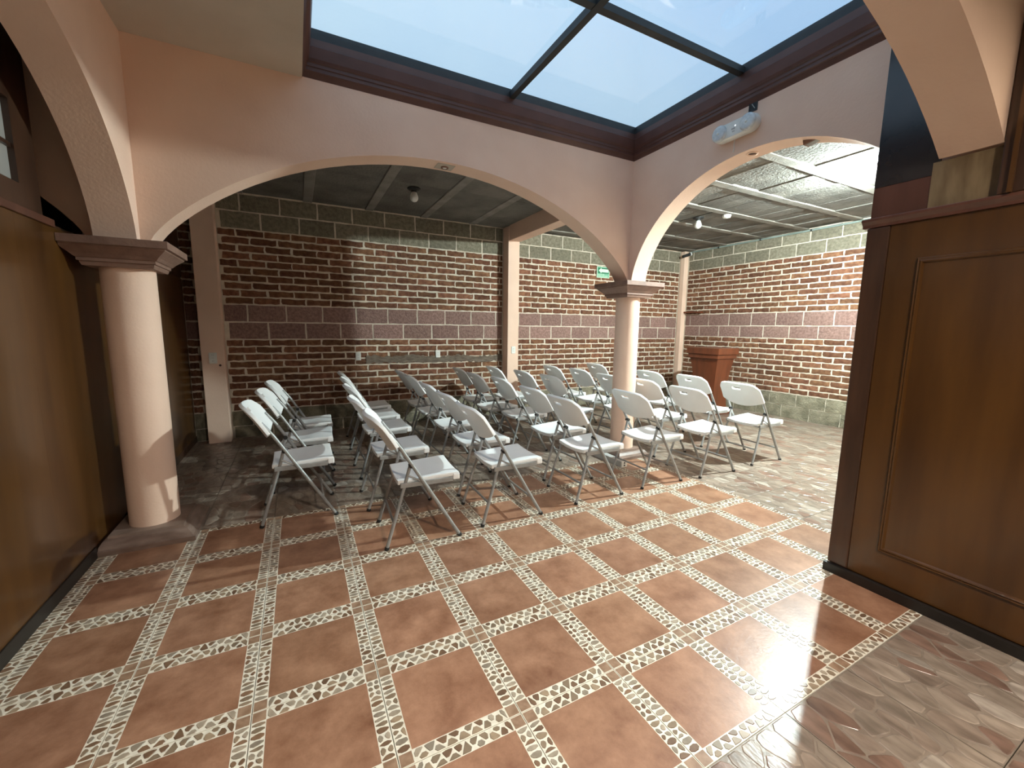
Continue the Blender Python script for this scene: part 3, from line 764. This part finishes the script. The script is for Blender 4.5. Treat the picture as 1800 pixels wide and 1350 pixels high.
t = thing('junction_box', 'small square electrical box under the right arch, right of the dark spotlight hole', 'junction box', (2.625, .60, 2.765))
t.rotation_euler = (-.19, 0, 0)
box('box', (-.035, -.045, -.006), (.035, .045, .030), M['stone_paint'], t, bevel=.002)
box('opening', (-.026, -.034, -.009), (.026, .034, -.0065), M['slot_grey'], t)
# ------------------------------------------------------------------ EMERGENCY LIGHT
t = thing('emergency_light', 'white oval emergency light with two round lamps on the pink wall above the right arch', 'emergency light', (2.51, 1.100, 3.012))
def stadium(hw, hh, x, n=12):
    c = hw-hh; p = []
    for k in range(n+1): a = -PI/2+PI*k/n; p.append((x, c+hh*math.cos(a), hh*math.sin(a)))
    for k in range(n+1): a = PI/2+PI*k/n; p.append((x, -c+hh*math.cos(a), hh*math.sin(a)))
    return p
mb = MB(); mb.rings([stadium(.183, .061, 0), stadium(.187, .065, -.02), stadium(.183, .061, -.052), stadium(.173, .053, -.062)]); build(mb, 'housing', M['white'], t, smooth=True)
for s in (-1, 1):
    mb = MB(); pr_ = [(.060, -.058), (.062, -.072), (.056, -.082), (.045, -.086), (.03, -.083), (.012, -.088)]
    base = MB(); base.lathe([(r, z) for r, z in pr_], n=32)
    base.v = [(z, 0.119*s+x, y) for x, y, z in base.v]
    h = build(base, 'lamp_head', M['lens'], t, smooth=True)
    b2 = MB(); b2.lathe([(.012, -.088), (.006, -.093)], n=12); b2.v = [(z, .119*s+x, y) for x, y, z in b2.v]; build(b2, 'bulb', M['white'], h, smooth=True)
box('indicator', (-.066, -.018, .012), (-.060, -.010, .020), M['led'], t)
box('test_label', (-.064, -.012, -.006), (-.0615, .018, .004), M['grey_fit'], t)
box('test_label', (-.064, -.010, -.026), (-.0615, .010, -.018), M['grey_fit'], t)
tube_part('cord', [(-.01, .02, -.07), (-.006, .026, -.10), (-.006, .022, -.13), (-.006, .03, -.155)], .003, M['white'], t)
t = thing('junction_box', 'open dark junction box in the pink wall under the skylight moulding', 'junction box', (2.51, .99, 3.138))
for a, b in (((-.006, -.034, -.038), (.0, .034, -.033)), ((-.006, -.034, .033), (.0, .034, .038)), ((-.006, -.034, -.033), (.0, -.030, .033)), ((-.006, .030, -.033), (.0, .034, .033))): box('rim', a, b, M['steel_dark'], t)
box('back', (-.0025, -.030, -.033), (0, .030, .033), M['black'], t)
tube_part('wire', [(-.004, -.015, -.02), (-.012, -.004, .0), (-.004, .010, .018)], .003, M['grey_fit'], t)

# ------------------------------------------------------------------ EXIT SIGN
t = thing('exit_sign', 'green exit route sign with white left arrow on the brick wall behind the arch', 'sign', (4.245, 4.972, 2.375))
box('board', (0, 0, 0), (.295, .012, .202), M['sign_white'], t, bevel=.003)
box('field', (.012, -.002, .010), (.283, 0, .192), M['green_pale'], t)
box('arrow_field', (.020, -.004, .075), (.275, -.002, .180), M['green'], t)
def flat(name, pts, y0, y1, m, par):
    mb = MB(); n = len(pts); mb.add([(x, y1, z) for x, z in pts]+[(x, y0, z) for x, z in pts], [tuple(range(n, 2*n)), tuple(reversed(range(n)))]+[(i, (i+1) % n, n+(i+1) % n, n+i) for i in range(n)])
    return build(mb, name, m, par)
flat('arrow', [(.036, .128), (.098, .079), (.098, .100), (.262, .100), (.262, .156), (.098, .156), (.098, .177)], -.006, -.004, M['sign_white'], t)
cu = bpy.data.curves.new('lettering', 'FONT'); cu.body = 'RUTA DE\nEVACUACI\u00d3N'; cu.size = .036; cu.extrude = .0008; cu.space_line = .82
tmp = bpy.data.objects.new('lettering', cu); C.objects.link(tmp)
bpy.context.view_layer.update()
me = bpy.data.meshes.new_from_object(tmp.evaluated_get(bpy.context.evaluated_depsgraph_get())); bpy.data.objects.remove(tmp)
me.materials.clear(); me.materials.append(M['sign_white'])
o = link('lettering', me, t, (.024, -.0028, .047)); o.rotation_euler = (PI/2, 0, 0)

# ------------------------------------------------------------------ SWITCHES, SOCKETS, SMALL THINGS
def outlet(x, y, z, label, n=2, w=.072, h=.115):
    t = thing('wall_outlet', label, 'outlet', (x, y, z))
    box('cover_plate', (-w/2, -.010, -h/2), (w/2, 0, h/2), M['white'], t, bevel=.004)
    for k in range(n):
        zc = (k-(n-1)/2)*.036
        s = box('socket_face', (-.016, -.0125, zc-.013), (.016, -.010, zc+.013), M['white'], t)
        box('slot', (-.008, -.0135, zc-.005), (-.005, -.0124, zc+.006), M['slot_grey'], s); box('slot', (.005, -.0135, zc-.005), (.008, -.0124, zc+.006), M['slot_grey'], s)
outlet(.075, 4.985, 1.02, 'white wall outlet on the brick wall, left one of the two beside the grey patch')
outlet(1.235, 4.985, 1.035, 'white wall outlet on the brick wall set into the grey mortar patch')
outlet(2.452, 4.80, 1.085, 'white wall outlet on the front of the middle pilaster')
outlet(-1.585, 4.82, 1.045, 'white switch plate on the left pilaster', n=3, w=.08, h=.13)
t = thing('wall_plug_hole', 'small dark hole with a worn plug in the left pilaster below the switch plate', 'hole', (-1.52, 4.82, .955))
mb = MB(); mb.lathe([(.014, 0), (.012, .004), (.006, .002)], n=12); mb.v = [(x, -z, y) for x, y, z in mb.v]; build(mb, 'rim', M['wood_red'], t)
mb = MB(); mb.lathe([(.006, 0), (.005, .004)], n=10); mb.v = [(x, -z, y) for x, y, z in mb.v]; build(mb, 'plug', M['black'], t)

t = thing('floor_socket_box', 'grey surface socket box lying on the floor along the middle column plinth', 'socket box', (2.31, 1.97, .001))
box('trunking', (-.035, .012, 0), (.035, .62, .062), M['grey_fit'], t, bevel=.003)
f_ = box('socket_face', (-.037, 0, 0), (.037, .012, .066), M['white'], t, bevel=.002)
for zc in (.021, .047): 
    mb = MB(); mb.lathe([(.010, 0), (.009, .0015)], n=16); mb.v = [(x, -z, y+zc) for x, y, z in mb.v]; build(mb, 'hole', M['black'], f_)

mb = MB(); mb.rings([[(6.44, 4.46, 1.775), (6.522, 4.46, 1.775), (6.522, 4.46, 1.815), (6.44, 4.46, 1.805)], [(6.45, 4.87, 1.785), (6.522, 4.87, 1.785), (6.522, 4.87, 1.82), (6.45, 4.87, 1.815)]])
tag(build(mb, 'wooden_shelf', M['podium'], bevel=.003), 'short reddish wooden shelf on the right brick wall beside the corner pilaster', 'shelf')

t = thing('conduit_pipe', 'grey green conduit pipe along the top of the right brick wall', 'pipe', (0, 0, 0))
tube_part('pipe', [(6.505, 4.84, 2.998), (6.505, 1.0, 2.998), (6.505, -1.15, 2.998)], .014, M['pipe'], t)
for k in range(6): 
    y = 4.2-k*.8; mb = MB(); mb.tube([(6.505, y-.012, 2.998), (6.505, y+.012, 2.998)], .0175, 12); build(mb, 'clamp', M['steel_dark'], t, smooth=True)
t = thing('security_camera', 'small black camera with round white front at the top of the corner pilaster', 'camera', (6.40, 4.85, 2.93))
tube_part('mount', [(.04, .018, .0), (.02, -.01, .01)], .02, M['black'], t)
tube_part('body', [(-.11, -.01, -.03), (.05, -.05, .025)], .028, M['black'], t, 16)
tube_part('front', [(.05, -.05, .025), (.072, -.056, .033)], .034, M['white'], t, 16)
